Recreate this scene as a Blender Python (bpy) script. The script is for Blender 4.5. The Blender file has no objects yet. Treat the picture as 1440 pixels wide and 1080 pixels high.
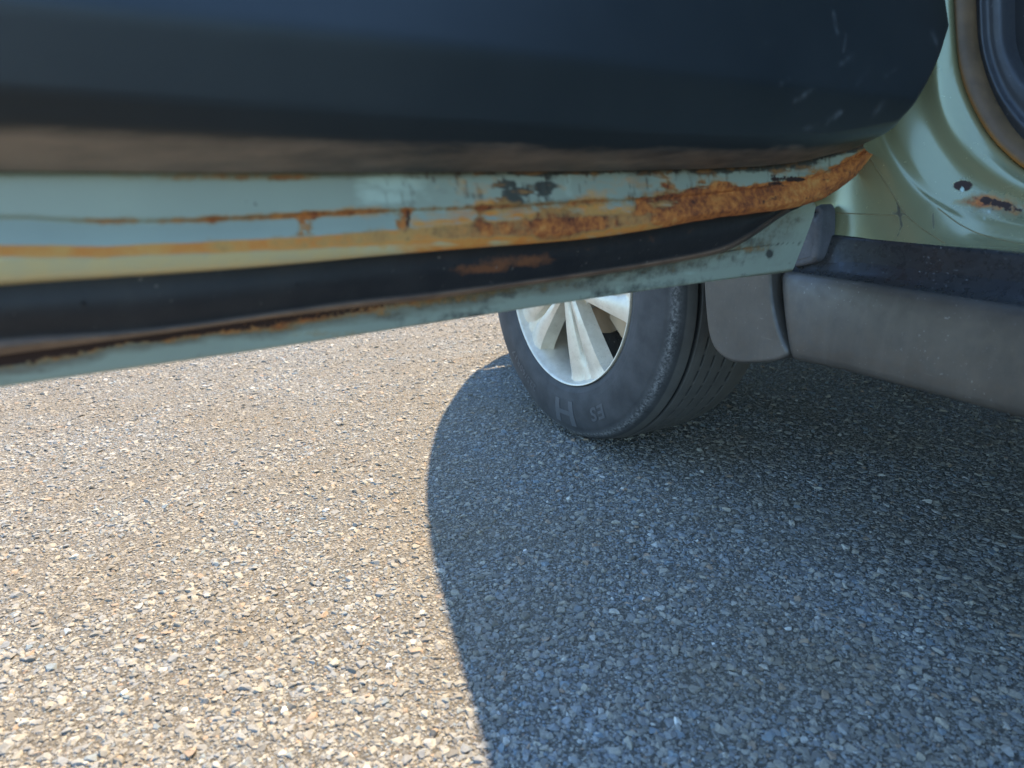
import bpy, bmesh, math, random
import numpy as np
from mathutils import Matrix, Vector, Euler, noise as mnoise

rng = np.random.default_rng(7)
random.seed(7)
SC = bpy.context.scene
COL = SC.collection
R = math.radians

# ------------------------------------------------------------------ camera
# world frame: x = to the right of the car, y = forward along the car, z = up, metres
CAM_F, CAM_H, CAM_T, CAM_Y = 1000.0, 0.6, R(17.22), R(30.3)
cam = bpy.data.cameras.new('camera')
cam.sensor_width = 36.0
cam.lens = 36.0 * CAM_F / 1440.0
cam.clip_start = 0.02
cam.clip_end = 2000
cam.dof.use_dof = True
cam.dof.focus_distance = 1.3
cam.dof.aperture_fstop = 5.0
co = bpy.data.objects.new('camera', cam)
co.location = (0, 0, CAM_H)
co.rotation_euler = (R(90) - CAM_T, 0, -CAM_Y)
COL.objects.link(co)
SC.camera = co

# ------------------------------------------------------------------ light
SUN_A, SUN_B = 0.52, 0.42            # metres the light travels towards -x and -y per metre of drop
w = bpy.data.worlds.new('World')
SC.world = w
w.use_nodes = True
nt = w.node_tree
bg = nt.nodes['Background']
sky = nt.nodes.new('ShaderNodeTexSky')
sky.sky_type = 'NISHITA'
sky.sun_disc = False
el = math.atan2(1.0, math.hypot(SUN_A, SUN_B))
sky.sun_elevation = el
sky.sun_rotation = math.atan2(SUN_A, SUN_B)
sky.air_density = 1.0
sky.dust_density = 0.3
sky.ozone_density = 2.0
tint = nt.nodes.new('ShaderNodeMix')          # white balance of the daylight
tint.data_type = 'RGBA'; tint.blend_type = 'MULTIPLY'
tint.inputs[0].default_value = 1.0
tint.inputs[7].default_value = (.80, .965, 1.06, 1)
nt.links.new(sky.outputs[0], tint.inputs[6])
nt.links.new(tint.outputs[2], bg.inputs[0])
bg.inputs[1].default_value = 0.15
sd = bpy.data.lights.new('sun', 'SUN')
sd.energy = 3.35
sd.angle = R(0.53)
sd.color = (1.0, 0.815, 0.54)
so = bpy.data.objects.new('sun', sd)
so.rotation_euler = Vector((-SUN_A, -SUN_B, -1)).to_track_quat('-Z', 'Y').to_euler()
so.location = (6, 4, 10)
COL.objects.link(so)
vs = SC.view_settings
vs.view_transform = 'Standard'
vs.look = 'None'
vs.gamma = 1.0
vs.use_curve_mapping = False
vs.exposure = 2.0

# ------------------------------------------------------------------ geometry of the view (to lay traced outlines on real planes)
_fw = np.array([math.sin(CAM_Y) * math.cos(CAM_T), math.cos(CAM_Y) * math.cos(CAM_T), -math.sin(CAM_T)])
_rt = np.array([math.cos(CAM_Y), -math.sin(CAM_Y), 0.0])
_up = np.cross(_rt, _fw)
_C = np.array([0, 0, CAM_H])

def proj(P):
    d = np.asarray(P, float) - _C
    z = np.maximum(d @ _fw, 1e-3)
    return np.stack([720 + CAM_F * (d @ _rt) / z, 540 - CAM_F * (d @ _up) / z], -1)

def onplane(px, py, n, c):
    r = _fw + _rt * (px - 720) / CAM_F - _up * (py - 540) / CAM_F
    n = np.asarray(n, float)
    return _C + r * ((c - _C @ n) / (r @ n))

def on_x(pts, X):
    return np.array([onplane(x, y, [1, 0, 0], X) for x, y in pts])

# door frame: u runs out along the open door, n points to its inner (rearward) side
DA = R(83)
H0 = np.array([.86, .66, 0])
DU = np.array([-math.sin(DA), -math.cos(DA), 0])
DN = np.array([math.cos(DA), -math.sin(DA), 0])

def on_door(pts, d):
    out = []
    for x, y in pts:
        P = onplane(x, y, DN, H0 @ DN + d)
        out.append(((P - H0) @ DU, P[2]))
    return np.array(out)

def dw(s, z, d):
    s, z, d = np.broadcast_arrays(np.asarray(s, float), np.asarray(z, float), np.asarray(d, float))
    return H0 + s[..., None] * DU + d[..., None] * DN + z[..., None] * np.array([0, 0, 1.0])

def smooth(P, it=2):
    P = np.array(P, float)
    for _ in range(it):
        Q = [P[0]]
        for a, b in zip(P[:-1], P[1:]):
            Q += [a * .75 + b * .25, a * .25 + b * .75]
        Q.append(P[-1])
        P = np.array(Q)
    return P

def resample(P, n, power=1.0):
    P = np.asarray(P, float)
    L = np.r_[0, np.cumsum(np.linalg.norm(np.diff(P, axis=0), axis=1))]
    t = np.linspace(0, 1, n) ** power * L[-1]
    return np.stack([np.interp(t, L, P[:, k]) for k in range(P.shape[1])], 1)

def crom(K, m):
    """Catmull-Rom through the curves K (k,n,3): m rows per gap -> (rows,n,3)"""
    K = np.asarray(K, float)
    k = len(K)
    rows = []
    for i in range(k - 1):
        p0 = K[i - 1] if i else 2 * K[0] - K[1]
        p1, p2 = K[i], K[i + 1]
        p3 = K[i + 2] if i + 2 < k else 2 * K[-1] - K[-2]
        mm = m[i] if isinstance(m, (list, tuple)) else m
        for t in np.linspace(0, 1, mm, endpoint=False):
            rows.append(.5 * ((2 * p1) + (-p0 + p2) * t + (2 * p0 - 5 * p1 + 4 * p2 - p3) * t * t + (-p0 + 3 * p1 - 3 * p2 + p3) * t ** 3))
    rows.append(K[-1])
    return np.array(rows)

def lin(K, m):
    K = np.asarray(K, float)
    rows = []
    for i in range(len(K) - 1):
        mm = m[i] if isinstance(m, (list, tuple)) else m
        for t in np.linspace(0, 1, mm, endpoint=False):
            rows.append(K[i] * (1 - t) + K[i + 1] * t)
    rows.append(K[-1])
    return np.array(rows)

def grid_faces(r, c, close=False, flip=False, base=0):
    F = []
    cc = c if close else c - 1
    for i in range(r - 1):
        for j in range(cc):
            a, b = i * c + j, i * c + (j + 1) % c
            q = (a, b, b + c, a + c)
            F.append(tuple(base + x for x in (q[::-1] if flip else q)))
    return F

ORG = np.array([1.77, 0.4, 0.0])     # the car's base

def obj(name, V, F, mat, parent=None, org=ORG, sharp=None, attrs=None, flat=False):
    V = np.asarray(V, float).reshape(-1, 3) - org
    me = bpy.data.meshes.new(name)
    me.from_pydata(V.tolist(), [], F)
    me.update()
    if not flat:
        me.polygons.foreach_set('use_smooth', [True] * len(me.polygons))
        if sharp is not None:
            me.set_sharp_from_angle(angle=R(sharp))
    for k, v in (attrs or {}).items():
        a = me.attributes.new(k, 'FLOAT', 'POINT')
        a.data.foreach_set('value', np.asarray(v, np.float32).ravel())
    me.materials.append(mat)
    o = bpy.data.objects.new(name, me)
    COL.objects.link(o)
    if parent:
        o.parent = parent
    return o

class MB:
    def __init__(s): s.V, s.F = [], []
    def add(s, V, F):
        b = len(s.V)
        s.V += [tuple(v) for v in np.asarray(V, float).reshape(-1, 3)]
        s.F += [tuple(x + b for x in f) for f in F]
    def grid(s, G, close=False, flip=False):
        G = np.asarray(G)
        s.add(G.reshape(-1, 3), grid_faces(G.shape[0], G.shape[1], close, flip))
    def box(s, lo, hi):
        x0, y0, z0 = lo; x1, y1, z1 = hi
        s.add([(x0, y0, z0), (x1, y0, z0), (x1, y1, z0), (x0, y1, z0), (x0, y0, z1), (x1, y0, z1), (x1, y1, z1), (x0, y1, z1)],
              [(3, 2, 1, 0), (4, 5, 6, 7), (0, 1, 5, 4), (1, 2, 6, 5), (2, 3, 7, 6), (3, 0, 4, 7)])
    def tube(s, P, r, n=8, closed=False):
        P = np.asarray(P, float)
        T = np.gradient(P, axis=0)
        T /= np.linalg.norm(T, axis=1)[:, None] + 1e-12
        ref = np.array([0.31, 0.2, 0.93])
        A = np.cross(T, ref); A /= np.linalg.norm(A, axis=1)[:, None]
        B = np.cross(T, A)
        a = np.linspace(0, 2 * np.pi, n, endpoint=False)
        rr = np.broadcast_to(np.asarray(r, float), (len(P),))
        G = P[:, None] + rr[:, None, None] * (np.cos(a)[None, :, None] * A[:, None] + np.sin(a)[None, :, None] * B[:, None])
        s.grid(G, close=True)
        b = len(s.V)
        s.F.append(tuple(range(b - n, b)))
        s.F.append(tuple(range(b - n * len(P), b - n * len(P) + n))[::-1])

def fbm(x, y, seed, octv=4):
    """cheap value noise in numpy, about -1..1"""
    out = np.zeros(np.broadcast(x, y).shape); amp = 1.0; tot = 0
    for o in range(octv):
        r = np.random.default_rng(seed + o)
        T = r.uniform(-1, 1, (256, 256))
        xi = np.floor(x).astype(int); yi = np.floor(y).astype(int)
        fx = x - xi; fy = y - yi
        fx = fx * fx * (3 - 2 * fx); fy = fy * fy * (3 - 2 * fy)
        g = lambda a, b: T[a % 256, b % 256]
        out += amp * ((g(xi, yi) * (1 - fx) + g(xi + 1, yi) * fx) * (1 - fy) + (g(xi, yi + 1) * (1 - fx) + g(xi + 1, yi + 1) * fx) * fy)
        tot += amp; amp *= .55; x = x * 2.03; y = y * 2.03
    return out / tot * 1.6

def sst(a, b, x):
    t = np.clip((x - a) / (b - a), 0, 1)
    return t * t * (3 - 2 * t)

# ------------------------------------------------------------------ materials
def nodes(name):
    m = bpy.data.materials.new(name)
    m.use_nodes = True
    return m, m.node_tree, m.node_tree.nodes['Principled BSDF']

def N(t, kind, **kw):
    n = t.nodes.new(kind)
    for k, v in kw.items():
        if k.startswith('i_'):
            n.inputs[k[2:].replace('_', ' ')].default_value = v
        else:
            setattr(n, k, v)
    return n

def tex_noise(t, scale, detail=4, rough=.55, vec=None, out='Fac'):
    n = N(t, 'ShaderNodeTexNoise')
    n.inputs['Scale'].default_value = scale
    n.inputs['Detail'].default_value = detail
    n.inputs['Roughness'].default_value = rough
    if vec is not None: t.links.new(vec, n.inputs['Vector'])
    return n.outputs[out]

def ramp(t, fac, stops, interp='LINEAR'):
    n = N(t, 'ShaderNodeValToRGB')
    n.color_ramp.interpolation = interp
    e = n.color_ramp.elements
    while len(e) < len(stops): e.new(.5)
    for k, (p, c) in enumerate(stops):
        e[k].position = p
        e[k].color = (c, c, c, 1) if isinstance(c, (int, float)) else (*c, 1)
    t.links.new(fac, n.inputs[0])
    return n.outputs[0]

def mixc(t, fac, a, b, mode='MIX'):
    n = N(t, 'ShaderNodeMix', data_type='RGBA', blend_type=mode)
    for sock, v in ((n.inputs[0], fac), (n.inputs[6], a), (n.inputs[7], b)):
        if isinstance(v, (int, float)): sock.default_value = v
        elif isinstance(v, tuple): sock.default_value = (*v, 1)
        else: t.links.new(v, sock)
    return n.outputs[2]

def math_(t, op, a, b=None, clamp=False):
    n = N(t, 'ShaderNodeMath', operation=op, use_clamp=clamp)
    for k, v in enumerate((a, b)):
        if v is None: continue
        if isinstance(v, (int, float)): n.inputs[k].default_value = v
        else: t.links.new(v, n.inputs[k])
    return n.outputs[0]

def attr(t, name):
    return N(t, 'ShaderNodeAttribute', attribute_name=name).outputs['Fac']

def bump(t, b, h, strength=.4, dist=.002):
    n = N(t, 'ShaderNodeBump')
    n.inputs['Strength'].default_value = strength
    n.inputs['Distance'].default_value = dist
    t.links.new(h, n.inputs['Height'])
    t.links.new(n.outputs[0], b.inputs['Normal'])

def coords(t):
    return N(t, 'ShaderNodeTexCoord').outputs['Object']

def mapv(t, v, scale=(1, 1, 1), rot=(0, 0, 0)):
    n = N(t, 'ShaderNodeMapping')
    n.inputs['Scale'].default_value = scale
    n.inputs['Rotation'].default_value = rot
    t.links.new(v, n.inputs['Vector'])
    return n.outputs[0]

def dusty_plastic(name, col, dust_or_bounce, rough=(.45, .7), scale=1.0, amount=.5, specks=.5, spec=.5):
    m, t, b = nodes(name)
    v = coords(t)
    n1 = tex_noise(t, 14 * scale, 5, .6, v)
    n2 = tex_noise(t, 90 * scale, 3, .6, v)
    f = ramp(t, n1, [(.35, 0.0), (.75, amount)])
    c = mixc(t, f, col, dust_or_bounce)
    stk = tex_noise(t, 1.0, 4, .65, mapv(t, v, (60 * scale, 60 * scale, 7 * scale)))
    c = mixc(t, ramp(t, stk, [(.52, 0), (.75, amount * .5)]), c, dust_or_bounce)
    rub = math_(t, 'MULTIPLY', ramp(t, tex_noise(t, 1.0, 3, .7, mapv(t, v, (30 * scale, 12 * scale, 160 * scale), (.5, 0, 0))), [(.64, 0), (.72, .6)]), ramp(t, tex_noise(t, 8 * scale, 3, .6, v), [(.52, 0), (.66, 1)]))
    c = mixc(t, rub, c, tuple(1.6 * x + .03 for x in dust_or_bounce))
    sp = ramp(t, tex_noise(t, 230 * scale, 2, .5, v), [(.68, 0), (.74, specks)])
    sp = math_(t, 'MULTIPLY', sp, ramp(t, n1, [(.4, 0), (.6, 1)]))
    c = mixc(t, sp, c, (.42, .42, .42))
    t.links.new(c, b.inputs['Base Color'])
    t.links.new(ramp(t, n2, [(.3, rough[0]), (.7, rough[1])]), b.inputs['Roughness'])
    b.inputs['Specular IOR Level'].default_value = spec
    bump(t, b, tex_noise(t, 900 * scale, 2, .5, v), .12, .0006)
    return m

def body_paint(name, base, rough=.34, coat=.4, metal=.25, dirt=.35):
    """pale green metallic paint; the point attributes rust, grime and chalk say where it has gone"""
    m, t, b = nodes(name)
    v = coords(t)
    big = tex_noise(t, 9, 5, .6, v)
    c = mixc(t, ramp(t, big, [(.35, 0), (.75, dirt)]), base, tuple(.75 * x + .03 for x in base))
    fl = tex_noise(t, 260, 4, .65, v)
    md = tex_noise(t, 70, 5, .65, v)
    # chalky worn paint
    ch = math_(t, 'ADD', attr(t, 'chalk'), math_(t, 'MULTIPLY', math_(t, 'SUBTRACT', md, .5), .5))
    c = mixc(t, ramp(t, ch, [(.35, 0), (.75, .75)]), c, (.50, .60, .48))
    c = mixc(t, math_(t, 'MULTIPLY', attr(t, 'cream'), ramp(t, md, [(.3, .65), (.6, 1)])), c, (.60, .46, .20))  # yellowed paint with warm ground bounce painted in
    mu = math_(t, 'ADD', attr(t, 'mud'), math_(t, 'MULTIPLY', math_(t, 'SUBTRACT', md, .5), .5))
    c = mixc(t, ramp(t, mu, [(.15, 0), (.95, .95)]), c, mixc(t, fl, (.05, .028, .016), (.13, .08, .045)))
    # grime
    gr = math_(t, 'ADD', attr(t, 'grime'), math_(t, 'MULTIPLY', math_(t, 'SUBTRACT', md, .5), .7))
    gm = ramp(t, gr, [(.38, 0), (.70, .9)])
    c = mixc(t, gm, c, mixc(t, fl, (.012, .013, .012), (.055, .05, .04)))
    # rust: stain halo, then body, then dark scabs
    ra = attr(t, 'rust')
    rn = math_(t, 'ADD', math_(t, 'MULTIPLY', math_(t, 'SUBTRACT', md, .5), .75), math_(t, 'MULTIPLY', math_(t, 'SUBTRACT', fl, .5), .35))
    rs = math_(t, 'ADD', ra, rn)
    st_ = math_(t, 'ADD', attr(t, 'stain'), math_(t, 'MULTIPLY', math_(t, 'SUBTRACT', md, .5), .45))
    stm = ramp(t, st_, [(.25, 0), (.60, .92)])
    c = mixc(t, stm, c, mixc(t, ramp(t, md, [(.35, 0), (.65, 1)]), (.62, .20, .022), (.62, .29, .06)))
    halo = ramp(t, rs, [(.15, 0), (.46, .8)])
    c = mixc(t, halo, c, (.30, .20, .075))
    body = ramp(t, rs, [(.30, 0), (.64, 1)])
    rc = ramp(t, math_(t, 'ADD', math_(t, 'MULTIPLY', tex_noise(t, 120, 6, .7, v), .6), math_(t, 'MULTIPLY', tex_noise(t, 28, 4, .6, mapv(t, v, (.5, 1, 1.2))), .4)), [(.34, (.07, .024, .012)), (.44, (.26, .070, .018)), (.54, (.50, .155, .030)), (.66, (.58, .27, .07))])
    c = mixc(t, body, c, rc)
    sc = math_(t, 'ADD', attr(t, 'scab'), math_(t, 'MULTIPLY', math_(t, 'SUBTRACT', fl, .5), .9))
    scm = ramp(t, sc, [(.42, 0), (.62, 1)])
    c = mixc(t, scm, c, (.035, .017, .012))
    t.links.new(c, b.inputs['Base Color'])
    cover = math_(t, 'MAXIMUM', math_(t, 'MAXIMUM', math_(t, 'MAXIMUM', halo, stm), gm), scm, True)
    inv = math_(t, 'SUBTRACT', 1.0, cover)
    t.links.new(math_(t, 'ADD', math_(t, 'MULTIPLY', cover, .5), rough), b.inputs['Roughness'])
    t.links.new(math_(t, 'MULTIPLY', inv, metal), b.inputs['Metallic'])
    t.links.new(math_(t, 'MULTIPLY', inv, coat), b.inputs['Coat Weight'])
    b.inputs['Coat Roughness'].default_value = .16
    h = math_(t, 'MULTIPLY', math_(t, 'ADD', fl, md), math_(t, 'ADD', math_(t, 'MULTIPLY', math_(t, 'MAXIMUM', body, scm), 1.0), .012))
    bump(t, b, h, .5, .0012)
    return m

GREEN = (.32, .36, .275)
M_PAINT = body_paint('green_paint', GREEN, .46, .10, .05, .75)
M_JAMB = body_paint('jamb_paint', (.33, .335, .185), .27, .6, .5, .55)
M_SKIN = body_paint('outer_paint', GREEN, .25, 1.0, .4)
M_CLAD = dusty_plastic('grey_cladding_plastic', (.047, .041, .035), (.098, .086, .072), (.36, .58), 1.0, .55, .22)
M_SILL = dusty_plastic('dark_sill_plastic', (.022, .022, .023), (.055, .052, .047), (.20, .42), 1.2, .28, .45, .7)
M_SEALB = dusty_plastic('hinge_boot_rubber', (.05, .05, .055), (.11, .11, .115), (.6, .8), 3, .6, .2)
M_LINER = dusty_plastic('wheel_well_black', (.012, .012, .012), (.03, .028, .025), (.7, .9))
M_CARPET = dusty_plastic('dark_carpet', (.012, .010, .009), (.03, .024, .02), (.9, 1), 6, .6, .1)
M_KICK = dusty_plastic('kick_panel_plastic', (.030, .031, .034), (.06, .06, .06), (.40, .55), 1, .5, .3)

def make_trim():
    m, t, b = nodes('black_door_trim')
    v = coords(t)
    n1 = tex_noise(t, 6, 4, .6, v)
    c = mixc(t, ramp(t, n1, [(.35, 0), (.75, .6)]), (.014, .018, .019), (.026, .030, .030))
    sc = attr(t, 'scuff')
    st = tex_noise(t, 1.0, 3, .6, mapv(t, v, (60, 60, 60)))
    f = math_(t, 'MULTIPLY', sc, ramp(t, st, [(.40, .25), (.62, 1)]))
    c = mixc(t, f, c, (.23, .24, .24))
    # warm ground bounce painted brown along the lower lip
    du = math_(t, 'ADD', attr(t, 'dust_or_bounce'), math_(t, 'MULTIPLY', math_(t, 'SUBTRACT', tex_noise(t, 45, 5, .65, mapv(t, v, (.35, 1, 1.6))), .5), .8))
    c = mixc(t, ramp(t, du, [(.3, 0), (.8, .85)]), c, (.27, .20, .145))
    t.links.new(c, b.inputs['Base Color'])
    b.inputs['Roughness'].default_value = .46
    b.inputs['Specular IOR Level'].default_value = .5
    vor = N(t, 'ShaderNodeTexVoronoi'); vor.inputs['Scale'].default_value = 900
    t.links.new(v, vor.inputs['Vector'])
    bump(t, b, vor.outputs['Distance'], .10, .0008)
    return m
M_TRIM = make_trim()

def make_bottom_seal():
    m, t, b = nodes('black_seal_rubber')
    v = coords(t)
    n1 = tex_noise(t, 30, 5, .65, v)
    c = mixc(t, ramp(t, n1, [(.4, 0), (.75, .7)]), (.014, .014, .015), (.032, .030, .028))
    fl = tex_noise(t, 180, 4, .65, v)
    rs = math_(t, 'ADD', attr(t, 'rust'), math_(t, 'ADD', math_(t, 'MULTIPLY', math_(t, 'SUBTRACT', n1, .5), .8), math_(t, 'MULTIPLY', math_(t, 'SUBTRACT', fl, .5), .5)))
    c = mixc(t, ramp(t, rs, [(.35, 0), (.75, .8)]), c, (.20, .075, .028))
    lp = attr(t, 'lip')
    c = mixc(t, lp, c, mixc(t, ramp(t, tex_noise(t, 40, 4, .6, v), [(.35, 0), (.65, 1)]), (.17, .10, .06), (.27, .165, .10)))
    sp = ramp(t, tex_noise(t, 150, 2, .5, v), [(.70, 0), (.76, .5)])
    c = mixc(t, sp, c, (.22, .19, .16))
    t.links.new(c, b.inputs['Base Color'])
    b.inputs['Roughness'].default_value = .55
    bump(t, b, fl, .25, .0012)
    return m
M_DSEAL = make_bottom_seal()

def make_weatherstrip():
    m, t, b = nodes('brown_weatherstrip')
    v = coords(t)
    n = tex_noise(t, 25, 4, .6, v)
    c = mixc(t, ramp(t, n, [(.35, 0), (.7, 1)]), (.075, .045, .020), (.14, .082, .036))
    c = mixc(t, math_(t, 'MULTIPLY', attr(t, 'rust'), .9), c, (.46, .20, .04))
    t.links.new(c, b.inputs['Base Color'])
    b.inputs['Roughness'].default_value = .6
    bump(t, b, tex_noise(t, 300, 3, .5, v), .2, .0008)
    return m
M_STRIP = make_weatherstrip()

def make_tyre():
    m, t, b = nodes('tyre_rubber')
    v = coords(t)
    n = tex_noise(t, 22, 5, .6, v)
    c = mixc(t, ramp(t, n, [(.35, 0), (.75, .9)]), (.027, .028, .030), (.056, .056, .058))
    worn = math_(t, 'MULTIPLY', attr(t, 'worn'), ramp(t, tex_noise(t, 160, 4, .7, v), [(.42, 0), (.62, 1)]))
    c = mixc(t, worn, c, (.17, .17, .17))
    c = mixc(t, math_(t, 'MULTIPLY', attr(t, 'tread'), ramp(t, n, [(.3, .6), (.7, 1)])), c, (.095, .090, .082))
    c = mixc(t, attr(t, 'groove'), c, (.004, .004, .004))
    t.links.new(c, b.inputs['Base Color'])
    b.inputs['Roughness'].default_value = .72
    bump(t, b, tex_noise(t, 220, 5, .65, v), .25, .0012)
    return m
M_TYRE = make_tyre()
M_LETTER = dusty_plastic('tyre_letter_rubber', (.066, .069, .074), (.085, .085, .09), (.5, .7), 3, .5, 0)

def make_rim():
    m, t, b = nodes('silver_wheel_paint')
    v = coords(t)
    n = tex_noise(t, 40, 5, .65, v)
    c = mixc(t, ramp(t, n, [(.42, 0), (.75, .55)]), (.66, .59, .48), (.44, .37, .27))
    sp = ramp(t, tex_noise(t, 420, 2, .6, v), [(.66, 0), (.71, .85)])
    sp = math_(t, 'MULTIPLY', sp, ramp(t, tex_noise(t, 18, 3, .5, v), [(.45, 0), (.6, 1)]))
    c = mixc(t, sp, c, (.04, .035, .03))
    t.links.new(c, b.inputs['Base Color'])
    b.inputs['Metallic'].default_value = .35
    b.inputs['Roughness'].default_value = .46
    b.inputs['Coat Weight'].default_value = .1
    return m
M_RIM = make_rim()

def simple(name, col, rough=.5, metal=0.0, noise_amt=.3, scale=40):
    m, t, b = nodes(name)
    v = coords(t)
    n = tex_noise(t, scale, 5, .6, v)
    c = mixc(t, ramp(t, n, [(.3, 0), (.75, noise_amt)]), col, tuple(x * .45 for x in col))
    t.links.new(c, b.inputs['Base Color'])
    b.inputs['Roughness'].default_value = rough
    b.inputs['Metallic'].default_value = metal
    return m
M_BRAKE = simple('worn_brake_metal', (.42, .31, .20), .6, .1)
M_GLASS = simple('dark_tinted_glass', (.008, .010, .010), .06, 0, .2, 3)
M_SEAM = simple('seam_dirt', (.20, .175, .09), .8, 0, .5, 60)

# asphalt ------------------------------------------------------------
def stone_colour(t, fac):
    return ramp(t, fac, [(0.0, (.135, .125, .11)), (.09, (.20, .185, .16)), (.26, (.28, .255, .21)), (.38, (.205, .21, .21)), (.52, (.32, .285, .23)),
                         (.66, (.25, .25, .24)), (.78, (.36, .325, .26)), (.84, (.16, .148, .13)), (.89, (.33, .225, .15)), (.925, (.18, .22, .24)), (.965, (.47, .44, .38))], 'CONSTANT')

def make_stone(dark=1.0):
    m, t, b = nodes('aggregate_stone')
    oi = N(t, 'ShaderNodeObjectInfo')
    v = coords(t)
    geo = N(t, 'ShaderNodeNewGeometry')
    c = stone_colour(t, oi.outputs['Random'])
    n = tex_noise(t, 350, 4, .65, geo.outputs['Position'])
    c = mixc(t, ramp(t, n, [(.38, 0), (.70, .6)]), c, (.14, .12, .09))
    # bitumen / dust cover left over patches of the road
    p = tex_noise(t, 3.2, 5, .65, geo.outputs['Position'])
    c = mixc(t, ramp(t, p, [(.40, .0), (.64, .55)]), c, (.20, .155, .10))
    t.links.new(c, b.inputs['Base Color'])
    b.inputs['Roughness'].default_value = .75
    b.inputs['Specular IOR Level'].default_value = .3
    bump(t, b, n, .35, .0012)
    return m
M_STONE = make_stone()

def make_asphalt():
    m, t, b = nodes('worn_asphalt')
    geo = N(t, 'ShaderNodeNewGeometry')
    v = geo.outputs['Position']
    vor = N(t, 'ShaderNodeTexVoronoi'); vor.inputs['Scale'].default_value = 230
    t.links.new(v, vor.inputs['Vector'])
    sep = N(t, 'ShaderNodeSeparateColor'); t.links.new(vor.outputs['Color'], sep.inputs[0])
    c = stone_colour(t, sep.outputs[0])
    edge = ramp(t, vor.outputs['Distance'], [(.25, 0), (.62, 1)])
    c = mixc(t, edge, c, (.080, .068, .050))
    g = tex_noise(t, 700, 3, .7, v)
    c = mixc(t, ramp(t, g, [(.4, 0), (.7, .7)]), c, (.12, .10, .072))
    p = tex_noise(t, 3.2, 5, .65, v)
    c = mixc(t, ramp(t, p, [(.40, 0), (.64, .55)]), c, (.135, .105, .068))
    t.links.new(c, b.inputs['Base Color'])
    b.inputs['Roughness'].default_value = .85
    h = math_(t, 'SUBTRACT', math_(t, 'MULTIPLY', g, .6), vor.outputs['Distance'])
    bump(t, b, h, .9, .003)
    return m
M_ASPH = make_asphalt()

# ------------------------------------------------------------------ ground
def structure(name, V, F, mat):
    o = obj(name, V, F, mat, org=np.zeros(3), flat=True)
    o['kind'] = 'structure'
    return o

gx = np.r_[-900, -60, -6, np.linspace(-2.6, 3.2, 30), 8, 60, 900]
gy = np.r_[-900, -60, -6, np.linspace(-1.5, 4.5, 30), 9, 60, 900]
GV = [(x, y, -.0006) for y in gy for x in gx]
asphalt = structure('asphalt', GV, grid_faces(len(gy), len(gx)), M_ASPH)

def stone_mesh(name, seed):
    r = np.random.default_rng(seed)
    n = 18
    p = r.normal(size=(n, 3)); p /= np.linalg.norm(p, axis=1)[:, None]
    p *= r.uniform(.86, 1.08, (n, 1))
    p[:, 0] *= r.uniform(1.0, 1.35); p[:, 1] *= r.uniform(.75, 1.0)
    p[:, 2] = np.clip(p[:, 2], -.3, r.uniform(.6, .95))
    bm = bmesh.new()
    for q in p: bm.verts.new(q)
    res = bmesh.ops.convex_hull(bm, input=bm.verts)
    bmesh.ops.delete(bm, geom=[v for v in bm.verts if not v.link_faces], context='VERTS')
    bmesh.ops.dissolve_limit(bm, angle_limit=R(14), verts=bm.verts, edges=bm.edges)
    me = bpy.data.meshes.new(name)
    bm.to_mesh(me); bm.free()
    me.materials.append(M_STONE)
    return me
PROTO = [stone_mesh('stone_shape', 100 + k) for k in range(12)]

def cam_xy(xc, yc):
    c, s = math.cos(CAM_Y), math.sin(CAM_Y)
    return xc * c + yc * s, -xc * s + yc * c

def place_stones():
    # the road in front of the camera; finer and denser close by
    n = 430000
    yc = .30 + 3.6 * rng.random(n) ** 1.15
    xc = (rng.random(n) * 2 - 1) * (.42 + .86 * yc)
    d = np.exp(rng.normal(math.log(.0047), .52, n))
    d = np.clip(d, .0017, .017) * (1 + .12 * np.clip(yc - 1.2, 0, 3))
    x, y = cam_xy(xc, yc)
    h = d * rng.uniform(.26, .44, n)
    z = -.0005 + rng.uniform(-.48, .06, n) * h
    return x, y, z, d, h
sx, sy, sz, sdm, sh = place_stones()

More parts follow.
